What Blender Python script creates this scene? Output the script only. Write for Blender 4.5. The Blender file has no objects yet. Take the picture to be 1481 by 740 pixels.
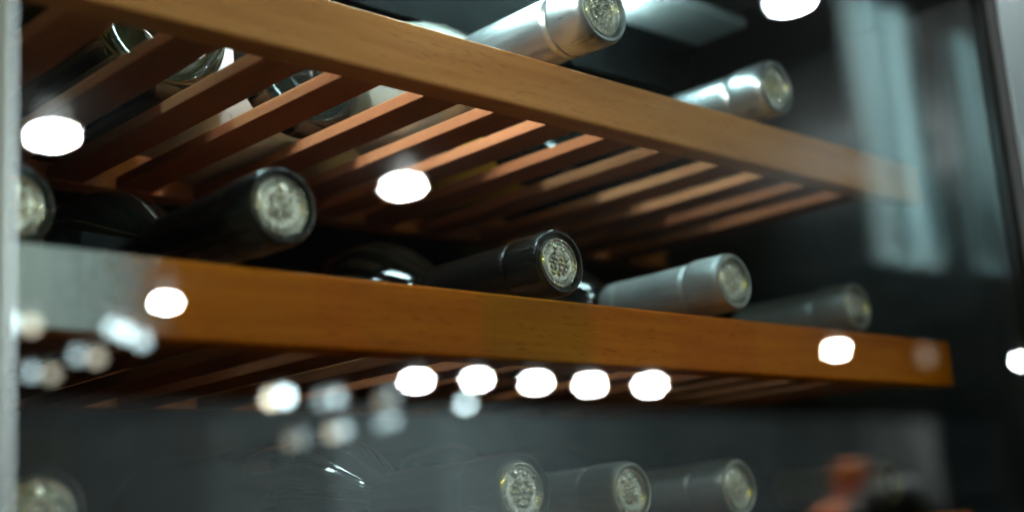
import bpy, bmesh, math, random
from mathutils import Matrix, Vector

# ------------------------------------------------------------------ camera
CZ = 1.30                       # camera height above the shop floor (m)
R3 = ((0.71828901, 0.09712999, 0.68893154),
      (-0.69212549, 0.20062669, 0.69333343),
      (-0.07087459, -0.97484086, 0.21133409))    # world <- camera (right, down, forward)
FPX, PW, PH = 1893.8, 1481.0, 740.0
S = bpy.context.scene
C = S.collection
cam_d = bpy.data.cameras.new('camera')
cam = bpy.data.objects.new('camera', cam_d); C.objects.link(cam)
cam_d.sensor_width = 36.0; cam_d.lens = FPX / PW * 36.0
cam_d.clip_start = 0.01; cam_d.clip_end = 100.0
cam.matrix_world = Matrix(((R3[0][0], -R3[0][1], -R3[0][2], 0.0),
                           (R3[1][0], -R3[1][1], -R3[1][2], 0.0),
                           (R3[2][0], -R3[2][1], -R3[2][2], CZ),
                           (0, 0, 0, 1)))
cam_d.dof.use_dof = True
cam_d.dof.focus_distance = 0.600
cam_d.dof.aperture_fstop = 3.7
cam_d.dof.aperture_blades = 0
S.camera = cam

# ------------------------------------------------------------------ world, exposure
w = bpy.data.worlds.new('World'); S.world = w; w.use_nodes = True
w.node_tree.nodes['Background'].inputs[0].default_value = (0.62, 0.85, 0.90, 1)
w.node_tree.nodes['Background'].inputs[1].default_value = 0.010
S.view_settings.view_transform = 'Standard'; S.view_settings.look = 'None'
S.view_settings.exposure = 0.0; S.view_settings.gamma = 1.0
S.view_settings.use_curve_mapping = False
S.render.engine = 'CYCLES'
S.cycles.use_denoising = True
S.cycles.max_bounces = 6
S.cycles.diffuse_bounces = 2
S.cycles.use_adaptive_sampling = False
S.cycles.transparent_max_bounces = 32
S.cycles.sample_clamp_indirect = 6.0
S.cycles.caustics_reflective = True

DOWNLIGHT = 760.0               # radiance of the shop's ceiling lamps
LED_TOP = 185.0                  # cabinet light bar
FILL_UPPER = 250.0               # added strip above the frame, lighting the top shelf's slats
FILL_SIDE = 1.0                 # added unseen strip beside the door, lighting the label undersides
COOL = (0.92, 1.0, 0.98)

def ray(px, py):
    v = (px - PW / 2, py - PH / 2, FPX)
    return Vector([sum(R3[i][k] * v[k] for k in range(3)) for i in range(3)])
GLASS_Y = 0.361
def mirrored(px, py, y=None, z=None):
    """the point in the shop whose reflection in the door glass is seen at that pixel; its distance from height z or depth y"""
    r = ray(px, py)
    r = r * ((z / r.z) if z is not None else (y / r.y))
    return Vector((r.x, 2 * GLASS_Y - r.y, r.z + CZ))

# ------------------------------------------------------------------ helpers
def thing(name, label, cat, loc=(0, 0, 0), group=None):
    o = bpy.data.objects.new(name, None); C.objects.link(o)
    o.location = loc; o.empty_display_size = 0.02
    tag(o, label, cat, group); return o
def tag(o, label, cat, group=None):
    o['label'] = label; o['category'] = cat
    if group: o['group'] = group
    return o
def obj(name, me, mat=None, parent=None, loc=(0, 0, 0), smooth=False):
    o = bpy.data.objects.new(name, me); C.objects.link(o)
    if mat is not None and not me.materials: me.materials.append(mat)
    o.location = loc
    if parent is not None: o.parent = parent
    if smooth:
        for p in me.polygons: p.use_smooth = True
    return o
def bm_mesh(bm, name='m'):
    me = bpy.data.meshes.new(name); bm.normal_update(); bm.to_mesh(me); bm.free(); return me
def box(x0, x1, y0, y1, z0, z1, bev=0.0, seg=2):
    bm = bmesh.new()
    bmesh.ops.create_cube(bm, size=1.0)
    for v in bm.verts:
        v.co = Vector(((x0 + x1) / 2 + v.co.x * (x1 - x0), (y0 + y1) / 2 + v.co.y * (y1 - y0), (z0 + z1) / 2 + v.co.z * (z1 - z0)))
    if bev > 0:
        bmesh.ops.bevel(bm, geom=bm.edges[:], offset=bev, segments=seg, profile=0.5, affect='EDGES')
    return bm_mesh(bm)
def lathe(prof, seg=64, close_start=False, close_end=False, a0=0.0, a1=2 * math.pi):
    """prof: (y, r) along the +Y axis"""
    full = abs(a1 - a0 - 2 * math.pi) < 1e-6
    n = seg if full else seg + 1
    vs, fs = [], []
    for (y, r) in prof:
        for i in range(n):
            a = a0 + (a1 - a0) * i / seg
            vs.append((r * math.sin(a), y, r * math.cos(a)))
    for j in range(len(prof) - 1):
        for i in range(seg):
            k = (i + 1) % n
            fs.append((j * n + i, j * n + k, (j + 1) * n + k, (j + 1) * n + i))
    if close_start: fs.append(tuple(range(n))[::-1])
    if close_end: fs.append(tuple((len(prof) - 1) * n + i for i in range(n)))
    me = bpy.data.meshes.new('lathe'); me.from_pydata(vs, [], fs)
    bm = bmesh.new(); bm.from_mesh(me)
    bmesh.ops.recalc_face_normals(bm, faces=bm.faces[:]); bm.to_mesh(me); bm.free()
    for p in me.polygons: p.use_smooth = True
    return me

# ------------------------------------------------------------------ materials
def mat(name):
    m = bpy.data.materials.new(name); m.use_nodes = True
    nt = m.node_tree; return m, nt, nt.nodes['Principled BSDF'], nt.nodes.new, nt.links.new
def simple(name, col, rough=0.5, metal=0.0, coat=0.0, noise=0.0, nscale=200.0, bump=0.0, stretch=(1, 1, 1)):
    m, nt, p, N, L = mat(name)
    p.inputs['Base Color'].default_value = (*col, 1); p.inputs['Roughness'].default_value = rough
    p.inputs['Metallic'].default_value = metal; p.inputs['Coat Weight'].default_value = coat
    tc = N('ShaderNodeTexCoord'); mp = N('ShaderNodeMapping'); mp.inputs['Scale'].default_value = stretch
    nz = N('ShaderNodeTexNoise'); nz.inputs['Scale'].default_value = nscale; nz.inputs['Detail'].default_value = 5
    L(tc.outputs['Object'], mp.inputs[0]); L(mp.outputs[0], nz.inputs['Vector'])
    if noise > 0:
        mr = N('ShaderNodeMapRange'); mr.inputs['From Min'].default_value = 0.3; mr.inputs['From Max'].default_value = 0.7
        mr.inputs['To Min'].default_value = 1 - noise; mr.inputs['To Max'].default_value = 1 + noise
        mx = N('ShaderNodeMix'); mx.data_type = 'RGBA'; mx.blend_type = 'MULTIPLY'; mx.inputs[0].default_value = 1
        mx.inputs[6].default_value = (*col, 1)
        L(nz.outputs['Fac'], mr.inputs[0]); L(mr.outputs[0], mx.inputs[7]); L(mx.outputs[2], p.inputs['Base Color'])
        mr2 = N('ShaderNodeMapRange'); mr2.inputs['To Min'].default_value = max(0.02, rough * 0.75); mr2.inputs['To Max'].default_value = min(1, rough * 1.25)
        L(nz.outputs['Fac'], mr2.inputs[0]); L(mr2.outputs[0], p.inputs['Roughness'])
    if bump > 0:
        b = N('ShaderNodeBump'); b.inputs['Strength'].default_value = bump; b.inputs['Distance'].default_value = 0.0004
        L(nz.outputs['Fac'], b.inputs['Height']); L(b.outputs[0], p.inputs['Normal'])
    return m
def wood(name, ca, cb, axis, rough=0.42, tints=None, vary=0.0):
    m, nt, p, N, L = mat(name)
    tc = N('ShaderNodeTexCoord'); oi = N('ShaderNodeObjectInfo')
    off = N('ShaderNodeVectorMath'); off.operation = 'ADD'
    sc = N('ShaderNodeVectorMath'); sc.operation = 'SCALE'; sc.inputs['Scale'].default_value = 7.3
    L(oi.outputs['Random'], sc.inputs[0]); L(tc.outputs['Object'], off.inputs[0]); L(sc.outputs[0], off.inputs[1])
    def nz(scale, stretch, det=4):
        mp = N('ShaderNodeMapping'); s = [1, 1, 1]; s[axis] = stretch; mp.inputs['Scale'].default_value = s
        n = N('ShaderNodeTexNoise'); n.inputs['Scale'].default_value = scale; n.inputs['Detail'].default_value = det
        L(off.outputs[0], mp.inputs[0]); L(mp.outputs[0], n.inputs['Vector']); return n
    grain = nz(220, 0.06); fleck = nz(900, 0.16, 2); broad = nz(30, 0.25, 3)
    mx = N('ShaderNodeMix'); mx.data_type = 'RGBA'; mx.inputs[6].default_value = (*ca, 1); mx.inputs[7].default_value = (*cb, 1)
    mr = N('ShaderNodeMapRange'); mr.inputs['From Min'].default_value = 0.3; mr.inputs['From Max'].default_value = 0.7
    ad = N('ShaderNodeMath'); ad.operation = 'ADD'; hv = N('ShaderNodeMath'); hv.operation = 'MULTIPLY'; hv.inputs[1].default_value = 0.5
    L(grain.outputs['Fac'], ad.inputs[0]); L(broad.outputs['Fac'], ad.inputs[1]); L(ad.outputs[0], hv.inputs[0]); L(hv.outputs[0], mr.inputs[0])
    L(mr.outputs[0], mx.inputs[0])
    fr = N('ShaderNodeMapRange'); fr.inputs['From Min'].default_value = 0.60; fr.inputs['From Max'].default_value = 0.72
    fr.inputs['To Min'].default_value = 1.0; fr.inputs['To Max'].default_value = 0.70
    L(fleck.outputs['Fac'], fr.inputs[0])
    mu = N('ShaderNodeMix'); mu.data_type = 'RGBA'; mu.blend_type = 'MULTIPLY'; mu.inputs[0].default_value = 1
    L(mx.outputs[2], mu.inputs[6]); L(fr.outputs[0], mu.inputs[7]); out = mu.outputs[2]
    drift = nz(7, 0.35, 3)
    dr = N('ShaderNodeMapRange'); dr.inputs['From Min'].default_value = 0.35; dr.inputs['From Max'].default_value = 0.65
    dr.inputs['To Min'].default_value = 0.80; dr.inputs['To Max'].default_value = 1.12; L(drift.outputs['Fac'], dr.inputs[0])
    tone = dr.outputs[0]
    if vary > 0:
        vr = N('ShaderNodeMapRange'); vr.inputs['To Min'].default_value = 1 - vary; vr.inputs['To Max'].default_value = 1 + vary * .5; L(oi.outputs['Random'], vr.inputs[0])
        vm = N('ShaderNodeMath'); vm.operation = 'MULTIPLY'; L(tone, vm.inputs[0]); L(vr.outputs[0], vm.inputs[1]); tone = vm.outputs[0]
    m2 = N('ShaderNodeMix'); m2.data_type = 'RGBA'; m2.blend_type = 'MULTIPLY'; m2.inputs[0].default_value = 1
    L(out, m2.inputs[6]); L(tone, m2.inputs[7]); out = m2.outputs[2]
    if tints:                                     # soft-edged bands of different tint along the rail
        sx = N('ShaderNodeSeparateXYZ'); L(tc.outputs['Object'], sx.inputs[0])
        cr = N('ShaderNodeValToRGB'); cr.color_ramp.interpolation = 'LINEAR'
        e = cr.color_ramp.elements; e[0].position = 0; e[0].color = (1, 1, 1, 1); e[1].position = 1; e[1].color = (1, 1, 1, 1)
        for (a, b, col) in tints:
            for pos, c_ in ((a - .004, (1, 1, 1, 1)), (a + .004, (*col, 1)), (b - .004, (*col, 1)), (b + .004, (1, 1, 1, 1))):
                q = e.new(pos); q.color = c_
        L(sx.outputs[0], cr.inputs[0])
        m3 = N('ShaderNodeMix'); m3.data_type = 'RGBA'; m3.blend_type = 'MULTIPLY'; m3.inputs[0].default_value = 1
        L(out, m3.inputs[6]); L(cr.outputs[0], m3.inputs[7]); out = m3.outputs[2]
    L(out, p.inputs['Base Color'])
    p.inputs['Roughness'].default_value = rough; p.inputs['Specular IOR Level'].default_value = 0.05
    b = N('ShaderNodeBump'); b.inputs['Strength'].default_value = 0.25; b.inputs['Distance'].default_value = 0.0003
    L(fleck.outputs['Fac'], b.inputs['Height']); L(b.outputs[0], p.inputs['Normal'])
    return m
def emit(name, col, strength):
    m = bpy.data.materials.new(name); m.use_nodes = True; nt = m.node_tree; nt.nodes.clear()
    e = nt.nodes.new('ShaderNodeEmission'); o = nt.nodes.new('ShaderNodeOutputMaterial')
    e.inputs[0].default_value = (*col, 1); e.inputs[1].default_value = strength
    nt.links.new(e.outputs[0], o.inputs[0]); return m
def pane_mat():
    """coated insulating glass: Schlick reflection on every face, straight-through transmission with a faint tint"""
    m = bpy.data.materials.new('door_glass'); m.use_nodes = True; nt = m.node_tree; nt.nodes.clear(); N, L = nt.nodes.new, nt.links.new
    ge = N('ShaderNodeNewGeometry'); d = N('ShaderNodeVectorMath'); d.operation = 'DOT_PRODUCT'
    L(ge.outputs['Normal'], d.inputs[0]); L(ge.outputs['Incoming'], d.inputs[1])
    def M(op, a, b=None):
        n = N('ShaderNodeMath'); n.operation = op
        for i, x in enumerate((a, b)):
            if x is None: continue
            if isinstance(x, (int, float)): n.inputs[i].default_value = x
            else: L(x, n.inputs[i])
        return n.outputs[0]
    f = M('POWER', M('SUBTRACT', 1.0, M('ABSOLUTE', d.outputs['Value'])), 5.0)
    f = M('ADD', M('MULTIPLY', f, 0.927), 0.073)
    t = N('ShaderNodeBsdfTransparent'); t.inputs[0].default_value = (0.975, 0.992, 0.988, 1)
    g = N('ShaderNodeBsdfGlossy'); g.inputs['Roughness'].default_value = 0.0; g.inputs[0].default_value = (1, 1, 1, 1)
    mx = N('ShaderNodeMixShader'); o = N('ShaderNodeOutputMaterial')
    L(f, mx.inputs[0]); L(t.outputs[0], mx.inputs[1]); L(g.outputs[0], mx.inputs[2]); L(mx.outputs[0], o.inputs[0])
    return m
def acrylic_mat():
    m = bpy.data.materials.new('frosted_acrylic'); m.use_nodes = True; nt = m.node_tree; nt.nodes.clear(); N, L = nt.nodes.new, nt.links.new
    t = N('ShaderNodeBsdfTransparent'); t.inputs[0].default_value = (0.8, 0.93, 0.95, 1)
    d = N('ShaderNodeBsdfTranslucent'); d.inputs[0].default_value = (0.75, 0.9, 0.92, 1)
    g = N('ShaderNodeBsdfGlossy'); g.inputs['Roughness'].default_value = 0.15
    a = N('ShaderNodeMixShader'); a.inputs[0].default_value = 0.45; b = N('ShaderNodeMixShader'); b.inputs[0].default_value = 0.08
    o = N('ShaderNodeOutputMaterial')
    L(t.outputs[0], a.inputs[1]); L(d.outputs[0], a.inputs[2]); L(a.outputs[0], b.inputs[1]); L(g.outputs[0], b.inputs[2]); L(b.outputs[0], o.inputs[0])
    return m

M_RAIL = wood('oiled_beech', (0.76, 0.345, 0.12), (0.52, 0.20, 0.06), 0, 0.38)
M_RAIL2 = wood('oiled_beech_dark', (0.82, 0.25, 0.007), (0.56, 0.140, 0.004), 0, 0.42, tints=[(.292, .312, (1, .9, 1)), (.377, .446, (.78, 1.0, .8)), (.507, .575, (.95, .86, 1))])
M_SLAT = wood('red_beech', (0.52, 0.22, 0.105), (0.40, 0.150, 0.07), 1, 0.40, vary=.3)
M_LINER = simple('cabinet_liner', (0.06, 0.063, 0.064), 0.7, noise=0.15, nscale=60)
M_LINER_SIDE = simple('cabinet_side_liner', (0.05, 0.055, 0.056), 0.38, noise=0.15, nscale=60)
M_STEEL = simple('brushed_steel', (0.24, 0.275, 0.285), 0.36, metal=0.9, noise=0.18, nscale=900, stretch=(1, 1, 0.02), bump=0.1)
M_STILE = simple('dull_steel', (0.13, 0.15, 0.155), 0.45, metal=0.8, noise=0.18, nscale=900, stretch=(1, 1, 0.02), bump=0.1)
M_FELT = simple('black_felt', (0.005, 0.0054, 0.0055), 0.9, noise=0.2, nscale=300)
M_FELT.node_tree.nodes['Principled BSDF'].inputs['Specular IOR Level'].default_value = 0.0
M_GASKET = simple('black_rubber', (0.008, 0.008, 0.009), 0.6, noise=0.2, nscale=400)
M_GLASS_BLACK = simple('black_bottle_glass', (0.006, 0.007, 0.006), 0.035, coat=0.0, noise=0.1, nscale=30)
M_GLASS_OLIVE = simple('olive_bottle_glass', (0.012, 0.013, 0.005), 0.05, coat=0.0, noise=0.2, nscale=25)
M_GLASS_GREY = simple('smoky_bottle_glass', (0.42, 0.45, 0.40), 0.16, metal=.4, coat=0.5, noise=0.2, nscale=25)
M_CAP_BLACK = simple('black_capsule_foil', (0.012, 0.012, 0.0115), 0.25, metal=0.15, noise=0.25, nscale=350, stretch=(1, .12, 1), bump=0.5)
M_CAP_GREY = simple('slate_capsule_foil', (0.42, 0.46, 0.47), 0.40, metal=0.55, noise=0.12, nscale=350, stretch=(1, .15, 1), bump=0.14)
M_CAP_SILVER = simple('silver_capsule_foil', (0.33, 0.37, 0.38), 0.30, metal=0.9, noise=0.06, nscale=300, stretch=(1, .1, 1), bump=0.10)
M_CAP_BLACK.node_tree.nodes['Principled BSDF'].inputs['Specular IOR Level'].default_value = 0.5
M_BAND = simple('pale_band', (0.38, 0.45, 0.46), 0.4, noise=0.1)
M_DISC = simple('embossed_tin', (0.34, 0.34, 0.285), 0.26, metal=0.85, noise=0.3, nscale=420, bump=0.3)
M_RELIEF = simple('highlight_tin_relief', (0.90, 0.89, 0.78), 0.20, metal=0.9, noise=0.1, nscale=420, bump=0.1)
M_PANE = pane_mat()
M_ACRYL = acrylic_mat()
M_LED = emit('led_strip', COOL, LED_TOP)
M_LEDU = emit('fill_upper_strip', (1.0, 0.97, 0.92), FILL_UPPER)
M_LEDS = emit('fill_side_strip', (0.95, 0.98, 0.94), FILL_SIDE)
def label_mat(name, col, ink):
    m, nt, p, N, L = mat(name)
    tc = N('ShaderNodeTexCoord'); mp = N('ShaderNodeMapping'); mp.inputs['Scale'].default_value = (1, 1, 1)
    v = N('ShaderNodeTexVoronoi'); v.inputs['Scale'].default_value = 420
    wv = N('ShaderNodeTexWave'); wv.bands_direction = 'Y'; wv.inputs['Scale'].default_value = 32
    L(tc.outputs['Object'], mp.inputs[0]); L(mp.outputs[0], v.inputs['Vector']); L(mp.outputs[0], wv.inputs['Vector'])
    a = N('ShaderNodeMath'); a.operation = 'LESS_THAN'; a.inputs[1].default_value = 0.22; L(v.outputs['Distance'], a.inputs[0])
    b = N('ShaderNodeMath'); b.operation = 'GREATER_THAN'; b.inputs[1].default_value = 0.86; L(wv.outputs['Fac'], b.inputs[0])
    c = N('ShaderNodeMath'); c.operation = 'MULTIPLY'; L(a.outputs[0], c.inputs[0]); L(b.outputs[0], c.inputs[1])
    mx = N('ShaderNodeMix'); mx.data_type = 'RGBA'; mx.inputs[6].default_value = (*col, 1); mx.inputs[7].default_value = (*ink, 1)
    L(c.outputs[0], mx.inputs[0]); L(mx.outputs[2], p.inputs['Base Color']); p.inputs['Roughness'].default_value = 0.55
    return m
M_LAB_WHITE = label_mat('white_label_paper', (0.72, 0.76, 0.76), (0.1, 0.1, 0.1))
M_LAB_CREAM = label_mat('cream_label_paper', (0.70, 0.64, 0.40), (0.12, 0.08, 0.04))
M_LAB_YELLOW = label_mat('yellow_label_paper', (0.55, 0.43, 0.03), (0.12, 0.08, 0.02))

def foil_mat():
    """brushed metal foil glued on the rail's end, worn through towards the wood"""
    m = simple('soft_edged_foil', (0.27, 0.31, 0.32), 0.36, metal=0.85, noise=0.18, nscale=900, stretch=(1, 1, 0.02), bump=0.1)
    nt = m.node_tree; N, L = nt.nodes.new, nt.links.new
    tc = N('ShaderNodeTexCoord'); sx = N('ShaderNodeSeparateXYZ'); L(tc.outputs['Object'], sx.inputs[0])
    nz = N('ShaderNodeTexNoise'); nz.inputs['Scale'].default_value = 240; L(tc.outputs['Object'], nz.inputs['Vector'])
    a = N('ShaderNodeMath'); a.operation = 'MULTIPLY_ADD'; a.inputs[1].default_value = .022; L(nz.outputs['Fac'], a.inputs[0]); L(sx.outputs[0], a.inputs[2])
    r = N('ShaderNodeMapRange'); r.interpolation_type = 'SMOOTHSTEP'; r.inputs['From Min'].default_value = .190; r.inputs['From Max'].default_value = .246
    L(a.outputs[0], r.inputs[0])
    t = N('ShaderNodeBsdfTransparent'); mx = N('ShaderNodeMixShader')
    L(r.outputs[0], mx.inputs[0]); L(nt.nodes['Principled BSDF'].outputs[0], mx.inputs[1]); L(t.outputs[0], mx.inputs[2])
    L(mx.outputs[0], nt.nodes['Material Output'].inputs[0]); return m
M_FOIL = foil_mat()

# ------------------------------------------------------------------ the wine cabinet
CX0, CX1, CY1 = 0.135, 0.835, 0.86
CB, CT = -0.16, 0.345           # cabinet bottom and top, relative to the camera's height
cab = thing('wine_cabinet', 'dark lined wine cabinet with steel framed glass door and wooden shelves inside', 'wine cabinet', (0, 0, CZ))
obj('back_panel', box(CX0, CX1, CY1, CY1 + .02, CB, CT), M_LINER, cab)
obj('side_panel', box(CX0 - .02, CX0, .375, CY1 + .02, CB, CT), M_LINER_SIDE, cab)
obj('side_panel', box(CX1, CX1 + .02, .375, CY1 + .02, CB, CT), M_LINER_SIDE, cab)
obj('top_panel', box(CX0 - .02, CX1 + .02, .375, CY1 + .02, CT, CT + .02), M_LINER, cab)
obj('bottom_panel', box(CX0 - .02, CX1 + .02, .375, CY1 + .02, CB - .02, CB), M_LINER, cab)
# light bar under the cabinet's roof: LED strip behind a frosted cover that is longer than the strip
cover = obj('light_cover', box(.20, .694, .4625, .505, .3195, .3265, .0015), M_ACRYL, cab)
obj('led_strip', box(.205, .592, .474, .494, .3295, .3320), M_LED, cover)
obj('light_housing', box(.195, .699, .458, .510, .3335, .3455), M_LINER_SIDE, cab)
obj('added_baffle', box(.195, .699, .5102, .5122, .283, .3455), M_FELT, cab)  # added to block the bar's light from the back panel
# added fill strip, unseen on the side wall behind the door stile
side = obj('added_light_channel', box(.1352, .139, .376, .396, -.13, .31), M_STEEL, cab)
for z in (.110,):
    obj('led_strip', box(.1392, .1412, .379, .393, z, z + .045), M_LEDS, side)
upper = obj('added_light_channel', box(.288, .2915, .420, .448, .285, .3449), M_LINER_SIDE, cab)  # added fill strip above the frame; its backing keeps the left slats dark
obj('led_strip', box(.2917, .2937, .423, .445, .289, .341), M_LEDU, upper)
# the door
door = thing('door', '', '', (0, 0, 0)); del door['label']; del door['category']; door.parent = cab
obj('stile', box(.085, .1475, .338, .374, CB - .02, CT + .02, .002), M_STILE, door)
st = obj('stile', box(.8168, .880, .3475, .3535, CB - .02, CT + .02, .0012), M_STEEL, door)
obj('stile_core', box(.8446, .880, .3533, .374, CB - .02, CT + .02, .001), M_STEEL, st)
obj('gasket', box(.8010, .8170, .3487, .3538, CB - .02, CT + .02, .001), M_GASKET, door)
obj('door_rail', box(.1475, .8008, .338, .374, CT - .004, CT + .02, .001), M_STEEL, door)
obj('door_rail', box(.1475, .8008, .338, .374, CB - .02, CB + .004, .001), M_STEEL, door)
obj('glass_pane', box(.1476, .8444, .3542, .3575, CB + .0042, CT - .0042), M_PANE, door)
obj('glass_pane', box(.1476, .8444, .3650, .3685, CB + .0042, CT - .0042), M_PANE, door)

# ------------------------------------------------------------------ shelves
# slat lower left corners measured along the back of the top rail
SLAT_X = [.199, .2425, .283, .3215, .3670, .4095, .4440, .4865, .5310, .5820, .6250, .6680, .7100]
def shelf(name, label, z0, mrail, xa, xb, slats, drop):
    """z0: underside of rail and slats above the camera"""
    t = thing(name, label, 'shelf', (0, 0, CZ + z0), 'wooden shelves in the wine cabinet')
    obj('front_rail', box(xa, xb, .400, .4145, -drop, .0248, .0016, 3), mrail, t)
    sl = box(0, .0205, 0, .200, 0, .0060, .0006)
    for x in slats:
        obj('slat', sl, M_SLAT, t, (x, .4147, .0004))
    obj('back_rail', box(xa, xb, .6149, .630, -.0004, .0205, .0012), M_SLAT, t)
    return t
Z_TOP, Z_MID, Z_LOW = .1948, .0796, -.0266
shelf('wooden_shelf', 'tan beech shelf under the two bottles with bright silver capsules', Z_TOP, M_RAIL, .141, .778, SLAT_X, .0012)
ms = shelf('wooden_shelf', 'orange brown beech shelf under the black and slate capped bottles', Z_MID, M_RAIL2, .141, .786, SLAT_X + [.752], .0040)
obj('end_plate', box(.142, .255, .3988, .3999, -.003, .0245, .0003), M_FOIL, ms)
shelf('wooden_shelf', 'lowest beech shelf beneath the bottom row of bottles', Z_LOW, M_RAIL2, .141, .786, SLAT_X + [.752], .0040)

# ------------------------------------------------------------------ bottles
def smoothstep(t): t = max(0., min(1., t)); return t * t * (3 - 2 * t)
def bottle_glass():
    pr = [(.0815, .0128), (.088, .0136)]
    for i in range(1, 15):
        t = i / 14
        y = .088 + .048 * t
        r = .0136 + (.0375 - .0136) * math.sin(t * math.pi / 2) ** 1.25
        pr.append((y, r))
    pr += [(.150, .0377), (.285, .0377), (.292, .0368), (.2965, .034), (.298, .030), (.2975, .026), (.290, .018), (.283, .008), (.281, .0005)]
    return lathe(pr, 72, close_start=True)
def capsule_mesh(d):
    """d: collar diameter; the tube is a little slimmer, a crimped step between; the end is a rolled ring round a recess"""
    R = d / 2; r = R * .935
    pr = [(.0858, r * .90), (.0862, r * .955), (.0852, r * .985), (.082, r * .99), (.060, r * .995), (.029, r), (.0264, r * 1.0), (.0255, r * .955), (.0246, r * .96),
          (.0236, R * .985), (.0215, R), (.006, R), (.0032, R * .992), (.0015, R * .965), (.0004, R * .92), (0, R * .87), (.0003, R * .83), (.0012, R * .80), (.0024, R * .78), (.0026, R * .755)]
    return lathe(pr, 96)
def disc_mesh(d, seed, kind):
    """pressed end disc: raised rim, then either a cluster of round grapes or a swirling rose"""
    rnd = random.Random(seed); R = d / 2 * .765
    pts = []
    if kind == 'grapes':
        q = R * .215
        for row, n in enumerate((3, 4, 5, 4, 3)):
            for i in range(n):
                pts.append(((i - (n - 1) / 2) * q + rnd.uniform(-.25, .25) * q, (1.6 - row * .86) * q + rnd.uniform(-.2, .2) * q, q * rnd.uniform(.36, .46), rnd.uniform(.6, 1.0)))
        pts.append((-q * 1.0, q * 2.75, q * .6, .7)); pts.append((q * .9, q * 2.7, q * .5, .6))
    th = rnd.uniform(-.5, .5); ct, st = math.cos(th), math.sin(th)
    def h(x, z):
        rr = math.hypot(x, z) / R
        e = .0009 * math.exp(-((rr - .90) / .045) ** 2) + .0005 * math.exp(-((rr - .76) / .03) ** 2)
        u, v = x * ct + z * st, -x * st + z * ct
        if kind == 'grapes':
            b = 0
            for (a, c, s, k) in pts:
                dd = ((u - a) ** 2 + (v - c) ** 2) / (s * s)
                if dd < 1: b = max(b, k * .0009 * math.sqrt(1 - dd))
            e += b
        else:
            a = math.atan2(v, u)
            e += (.00085 * (.5 + .5 * math.sin(5 * a + 22 * rr + 1.6 * math.sin(3 * a + seed))) * smoothstep((.74 - rr) / .12)
                  + .0004 * math.sin(31 * u / R + seed) * math.sin(27 * v / R) * smoothstep((.74 - rr) / .12))
        return e
    NR, NS = 34, 84
    vs = [(0, -h(0, 0), 0)]; fs = []
    for j in range(1, NR + 1):
        for i in range(NS):
            a = 2 * math.pi * i / NS; r = R * j / NR
            x, z = r * math.sin(a), r * math.cos(a)
            vs.append((x, -h(x, z), z))
    for i in range(NS):
        fs.append((0, 1 + i, 1 + (i + 1) % NS))
        for j in range(NR - 1):
            a, b = 1 + j * NS + i, 1 + j * NS + (i + 1) % NS
            fs.append((a, a + NS, b + NS, b))
    me = bpy.data.meshes.new('disc'); me.from_pydata(vs, [], fs)
    bm = bmesh.new(); bm.from_mesh(me); bmesh.ops.recalc_face_normals(bm, faces=bm.faces[:])
    if sum(f.normal.y for f in bm.faces) > 0: bmesh.ops.reverse_faces(bm, faces=bm.faces[:])
    bm.to_mesh(me); bm.free()
    for p in me.polygons:
        p.use_smooth = True
        if -p.center.y > .00042: p.material_index = 1           # brighter colour on the relief stands in for its highlights
    return me
GL_CACHE = {}
def bottle(label, group, E, d=.032, glass=None, cap=None, kind='grapes', seed=1, band=None, lab=None, reverse=False, roll=0.0, disc=None):
    """E: centre of the capsule's end (relative to the camera); the bottle lies along +Y, neck to the door (or base to the door)"""
    t = thing('wine_bottle', label, 'bottle', (E[0], E[1], CZ + E[2]), group)
    if reverse: t.rotation_euler = (0, 0, math.pi)
    t.rotation_euler.rotate_axis('Y', roll)
    if glass.name not in GL_CACHE:
        GL_CACHE[glass.name] = bottle_glass(); GL_CACHE[glass.name].materials.append(glass)
    obj('glass_body', GL_CACHE[glass.name], glass, t)
    c = obj('capsule', capsule_mesh(d), cap, t)
    dm = disc_mesh(d, seed, kind); dm.materials.append(disc or M_DISC); dm.materials.append(M_RELIEF)
    obj('embossed_disc', dm, None, c, (0, .0020, 0))
    if band: obj('band', lathe([(.0742, d / 2 * .936), (.0743, d / 2 * .943), (.0795, d / 2 * .940), (.0796, d / 2 * .932)], 64), M_BAND, c)
    if lab:
        m, y0, y1, a0, a1 = lab
        obj('label', lathe([(y0, .0377), (y0, .03795), (y1, .03795), (y1, .0377)], 48, a0=a0, a1=a1), m, t)
    return t
PI = math.pi
G1, G2, G3 = 'bottles on the top shelf', 'bottles on the middle shelf', 'bottles on the bottom row'
# top shelf
bottle('bottle with large bright silver capsule beside the frosted light cover', G1, (.453, .381, .245), .0348, M_GLASS_GREY, M_CAP_SILVER, 'rose', 3,
       lab=(M_LAB_CREAM, .168, .262, PI * .55, PI * 1.47))
bottle('silver capped bottle on the tan shelf, standing apart in front of the dark wall', G1, (.624, .400, .245), .033, M_GLASS_BLACK, M_CAP_SILVER, 'rose', 8)
bottle('bottle with white label seen through the slats, base towards the door', G1, (.371, .806, .2411), .032, M_GLASS_BLACK, M_CAP_BLACK, 'grapes', 5,
       lab=(M_LAB_WHITE, .140, .288, PI * .35, PI * 1.65), reverse=True)
bottle('dark olive bottle with golden sheen above the slats beside the white labelled bottle', G1, (.283, .795, .2411), .032, M_GLASS_OLIVE, M_CAP_BLACK, 'grapes', 6, reverse=True)
bottle('bottle with yellow label behind the slats between the two silver capped bottles', G1, (.539, .800, .2411), .032, M_GLASS_BLACK, M_CAP_BLACK, 'grapes', 7,
       lab=(M_LAB_YELLOW, .165, .276, PI * .35, PI * 1.65), reverse=True)
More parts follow.
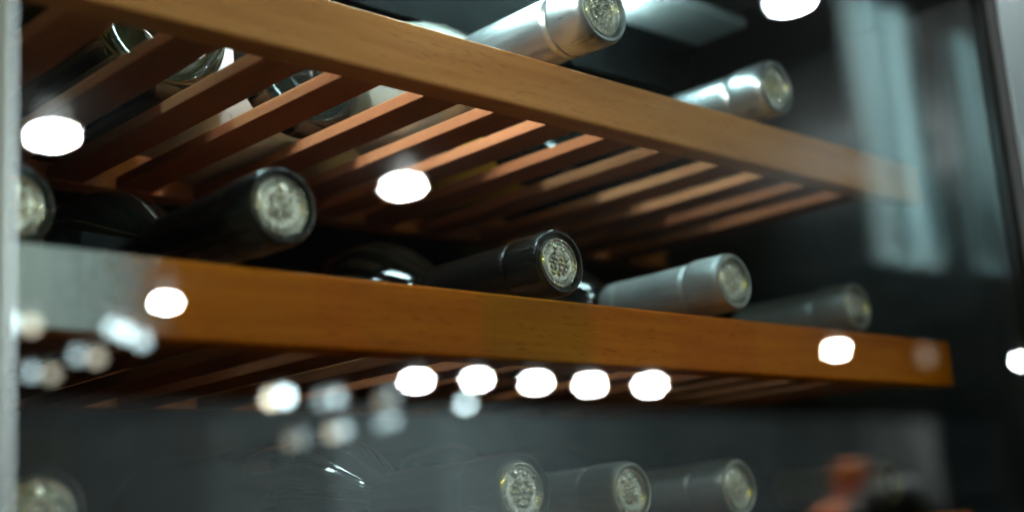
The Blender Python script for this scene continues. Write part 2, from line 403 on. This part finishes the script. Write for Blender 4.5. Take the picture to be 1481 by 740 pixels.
# middle shelf
ZM = .1257
bottle('black capped bottle next to the steel door stile, its end half hidden', G2, (.187, .430, ZM), .0310, M_GLASS_BLACK, M_CAP_BLACK, 'grapes', 11)
bottle('black capped bottle with round shiny shoulder, second from the steel plate', G2, (.276, .397, ZM + .003), .0315, M_GLASS_BLACK, M_CAP_BLACK, 'grapes', 12)
bottle('bottle with sharp black capsule and grape embossed end above the shelf middle', G2, (.441, .411, ZM), .0325, M_GLASS_BLACK, M_CAP_BLACK, 'grapes', 13)
bottle('slate grey capped bottle with pale band beside the sharp black capsule', G2, (.566, .403, ZM), .0310, M_GLASS_BLACK, M_CAP_GREY, 'grapes', 14, band=True)
bottle('slate grey capped bottle with pale band at the far end of the shelf', G2, (.716, .420, ZM), .0310, M_GLASS_BLACK, M_CAP_GREY, 'grapes', 15, band=True)
# bottom row
ZL = .0195
bottle('bottom row bottle whose large capped end is next to the steel door stile', G3, (.198, .430, ZL), .0330, M_GLASS_BLACK, M_CAP_BLACK, 'grapes', 21)
bottle('bottom row bottle with blurred dark capsule and pale shine on its collar', G3, (.388, .393, ZL), .0335, M_GLASS_BLACK, M_CAP_BLACK, 'grapes', 22)
bottle('bottom row bottle with slate capsule and crisp grape embossed end', G3, (.511, .440, ZL), .0315, M_GLASS_BLACK, M_CAP_GREY, 'grapes', 23)
bottle('bottom row bottle with slate capsule, between the crisp one and the far one', G3, (.604, .442, ZL), .0325, M_GLASS_BLACK, M_CAP_GREY, 'grapes', 24)
bottle('bottom row bottle with slate capsule at the far end', G3, (.795, .458, ZL), .0310, M_GLASS_BLACK, M_CAP_GREY, 'grapes', 25)

# ------------------------------------------------------------------ the shop mirrored in the door glass
M_CEIL = simple('dark_ceiling', (0.004, 0.0042, 0.0042), 0.8, noise=0.2, nscale=3)
M_CEIL.node_tree.nodes['Principled BSDF'].inputs['Specular IOR Level'].default_value = 0.0
M_WALL = simple('grey_shop_wall', (0.30, 0.365, 0.38), 0.7, noise=0.25, nscale=0.8)
M_TRIM = simple('lamp_trim', (0.5, 0.5, 0.5), 0.4, noise=0.1)
M_BULB = emit('downlight_glow', COOL, DOWNLIGHT)
CEIL = 1.30; LAMP_Z = 1.22
YW = 2 * GLASS_Y - 9.75
o = obj('ceiling', box(-4, 22, YW - .1, -0.3, CZ + CEIL + .012, CZ + CEIL + .1), M_CEIL); o['kind'] = 'structure'
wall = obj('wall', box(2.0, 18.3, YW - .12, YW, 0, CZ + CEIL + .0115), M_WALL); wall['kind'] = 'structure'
for n, (a, b, g) in enumerate([(2.0, 4.6, .03), (4.61, 5.9, .04), (5.91, 7.2, .075), (7.21, 8.5, .16), (8.51, 10.4, .25), (10.41, 12.2, .20), (12.21, 14.2, .24), (14.21, 15.6, .15), (15.61, 16.9, .08), (16.91, 18.3, .035)]):  # greys stepped from panel to panel to paint the reflected haze fading sideways
    obj('haze_panel', box(a, b, YW, YW + .012, 0, CZ + CEIL + .011, .002), simple('haze_grey_%d' % n, (g, g * 1.22, g * 1.26), .7, noise=.2, nscale=.8), wall)
lamp_meshes = {}
def downlight(px, py, r, label, group, z=LAMP_Z, y=None, glow=None, flat=.3):
    glow = glow or M_BULB
    p = mirrored(px, py, z=z) if y is None else mirrored(px, py, y=y)
    t = thing('downlight' if y is None else 'pendant_lamp', label, 'lamp', p, group)
    key = (r, glow.name, flat)
    if key not in lamp_meshes:
        bm = bmesh.new(); bmesh.ops.create_uvsphere(bm, u_segments=16, v_segments=8, radius=r)
        for v in bm.verts: v.co.z = v.co.z * flat
        bulb = bm_mesh(bm); bulb.materials.append(glow)
        bm = bmesh.new()
        prof = [(r * .80, flat * r), (r * .80, .9 * flat * r), (r * 1.15, .9 * flat * r), (r * 1.2, flat * r)]
        rings = [[bm.verts.new((a * math.cos(2 * PI * i / 24), a * math.sin(2 * PI * i / 24), z_)) for i in range(24)] for a, z_ in prof]
        for q in range(3):
            for i in range(24): bm.faces.new((rings[q][i], rings[q][(i + 1) % 24], rings[q + 1][(i + 1) % 24], rings[q + 1][i]))
        bmesh.ops.recalc_face_normals(bm, faces=bm.faces[:])
        trim = bm_mesh(bm); trim.materials.append(M_TRIM)
        lamp_meshes[key] = (bulb, trim)
    bulb, trim = lamp_meshes[key]
    obj('bulb', bulb, glow, t); obj('trim_ring', trim, M_TRIM, t)
    if y is None: obj('collar', box(-r * .5, r * .5, -r * .5, r * .5, flat * r, CZ + CEIL + .0125 - p.z), M_TRIM, t)
    if y is not None:
        h = CZ + CEIL + .012 - p.z
        obj('stem', box(-.004, .004, -.004, .004, r * flat, h), M_TRIM, t); obj('shade', box(-r * 1.1, r * 1.1, -r * 1.1, r * 1.1, r * flat, r * flat + .02, .004), M_TRIM, t)
    return t
for (px, py, r) in [(75, 197, .058), (583, 270, .052), (1143, 3, .038), (240, 438, .046)]:
    downlight(px, py, r, 'bright white downlight in the ceiling close to the cabinet, mirrored in the glass', 'near ceiling downlights')
for (px, py, r) in [(602, 551, .075), (690, 549, .068), (775, 553, .072), (853, 556, .078), (940, 557, .082), (1210, 506, .050), (1476, 522, .040)]:
    downlight(px, py, r, 'white downlight of the long ceiling row, mirrored in the glass', 'row of ceiling downlights')
def dim(k): return emit('lamp_glow_%g' % k, (0.74, 0.96, 1.0), k)
def warm(k): return emit('warm_lamp_glow_%g' % k, (1.0, 0.93, 0.72), k)
RB = .048
def k(g): return ('warm' if g.name.startswith('warm') else 'cool') + ' white'
for (px, py, g) in [(163, 474, dim(8.17)), (182, 481, dim(13.1)), (205, 492, dim(9)), (112, 514, dim(5.55)), (139, 517, warm(4.9)), (45, 538, dim(7.18)), (74, 541, warm(4.25)),
                    (45, 470, warm(5.89)), (14, 468, dim(9.8)), (392, 577, warm(18)), (412, 573, dim(35.9)), (466, 579, dim(4.58)), (487, 575, dim(8.17)),
                    (553, 579, warm(2.12)), (567, 573, dim(2.94)), (1340, 517, warm(0.817))]:
    downlight(px, py, RB * (.75 if px < 250 else 1), 'small dim %s downlight in a cluster on the ceiling, mirrored in the glass' % k(g), 'clustered ceiling downlights', glow=g, flat=1.0)
for (px, py, g) in [(421, 638, warm(1.96)), (438, 633, dim(2.62)), (480, 626, warm(5.55)), (497, 621, dim(7.52)), (552, 612, dim(3.92)), (567, 607, dim(5.89)), (673, 582, dim(32.7))]:
    downlight(px, py, RB, 'small %s pendant lamp hanging in front of the grey shop wall' % k(g), 'pendant lamps by the shop wall', y=9.2, glow=g, flat=1.0)

# pale cloths hanging from the ceiling, and an orange pot on a dark counter: both only show as reflections in the door
def cloth_mat(name, col):
    m, nt, p, N, L = mat(name); p.inputs['Base Color'].default_value = (*col, 1); p.inputs['Roughness'].default_value = .8
    t = N('ShaderNodeBsdfTranslucent'); t.inputs[0].default_value = (*col, 1)
    mx = N('ShaderNodeMixShader'); mx.inputs[0].default_value = .55
    L(p.outputs[0], mx.inputs[1]); L(t.outputs[0], mx.inputs[2]); L(mx.outputs[0], nt.nodes['Material Output'].inputs[0]); return m
def banner(label, xa, xb, za, zb, yv, col, seed):
    rnd = random.Random(seed); n = 60; vs = []; fs = []
    ph = [rnd.uniform(0, 6.28) for _ in range(4)]
    for side_ in (0, .004):
        for i in range(n + 1):
            u = i / n
            d = .030 * math.sin(u * 17 + ph[0]) + .018 * math.sin(u * 41 + ph[1])
            for k in range(5): vs.append((xa + (xb - xa) * u, d * (.5 + .5 * k / 4) + side_, zb + (za - zb) * k / 4))
    m = (n + 1) * 5
    for b in (0, m):
        for i in range(n):
            for k in range(4):
                a = b + i * 5 + k; q = (a, a + 5, a + 6, a + 1); fs.append(q if b == 0 else q[::-1])
    me = bpy.data.meshes.new('cloth'); me.from_pydata(vs, [], fs)
    o = obj('hanging_cloth', me, cloth_mat('cloth', col), None, (0, 2 * GLASS_Y - yv, CZ), True)
    return tag(o, label, 'cloth')
YB = 1.6
banner('wide pale translucent cloth hanging from the ceiling, mirrored in the glass', 1.765 * YB, 1.985 * YB, .385 * YB, CEIL + .014, YB, (.80, .95, .97), 1)
banner('narrow grey cloth hanging from the ceiling beside the pale one', 2.10 * YB, 2.26 * YB, .40 * YB, CEIL + .014, YB, (.52, .68, .70), 4)
YP = 1.6
pot = thing('lidded_pot', 'orange lidded pot with round knob on dark counter, mirrored in the glass', 'pot', (1.625 * YP, 2 * GLASS_Y - YP, CZ - .185))
M_POT = simple('orange_glaze', (.85, .17, .002), .8, coat=.0, noise=.12, nscale=20)
def zl(prof, seg=40):
    me = lathe([(h, r) for (r, h) in prof], seg)
    for v in me.vertices: v.co = Vector((v.co.x, v.co.z, v.co.y))
    me.flip_normals(); return me
obj('body', zl([(.001, 0), (.09, 0), (.125, .05), (.135, .10), (.12, .15), (.105, .172)]), M_POT, pot)
lid = obj('lid', zl([(.112, .170), (.112, .178), (.08, .200), (.04, .218), (.018, .228)]), M_POT, pot)
obj('knob', zl([(.014, .222), (.020, .232), (.036, .252), (.040, .270), (.034, .290), (.018, .302), (.001, .305)]), M_POT, lid)
vase = thing('round_jar', 'black round jar standing beside the orange pot', 'jar', (1.715 * (YP - .24), 2 * GLASS_Y - YP + .24, CZ - .185))
M_JAR = simple('black_glaze', (.006, .006, .007), .4, noise=.2)
obj('body', zl([(.001, 0), (.07, 0), (.10, .06), (.105, .13), (.095, .19), (.06, .23), (.045, .245), (.001, .246)]), M_JAR, vase)
tag(obj('counter', box(1.9, 4.2, -1.25, -.55, 0, CZ - .185, .004), simple('dark_counter', (.02, .02, .021), .5, noise=.2, nscale=8)), 'dark counter that carries the orange pot, mirrored in the glass', 'counter')

# an added lamp behind the cloths to brighten them, and a small amber bulb over the customer's side of the cabinet
t = downlight(0, 0, .06, 'added white lamp hidden behind the hanging cloths to brighten them', None, y=1.0, glow=emit('cloth_fill_glow', COOL, 12000), flat=.7)
for c in list(t.children):
    if c.name.startswith('stem'): bpy.data.objects.remove(c)
t.location = (4.31, 2 * GLASS_Y - 2.3, CZ + 1.10)
obj('stem', box(-.004, .004, -.004, .004, .042, .212), M_TRIM, t)
t = downlight(0, 0, .030, 'small amber pendant bulb in front of the wine cabinet, mirrored in the bottle shoulders', None, y=1.0, glow=emit('amber_glow', (1.0, .80, .04), 700))
for c in list(t.children):
    if c.name.startswith('stem'): bpy.data.objects.remove(c)
t.location = (.30, -1.0, CZ + .50)
obj('stem', box(-.004, .004, -.004, .004, .009, .812), M_TRIM, t)

for x in (20.6, 21.4):  # two lamps added out of view to brighten the wall's far end
    t = downlight(0, 0, .13, 'added white downlight, out of view past the end of the ceiling row, brightening the grey shop wall', 'end of the ceiling row'); t.location = (x, 2 * GLASS_Y - 8.6, CZ + 1.22)
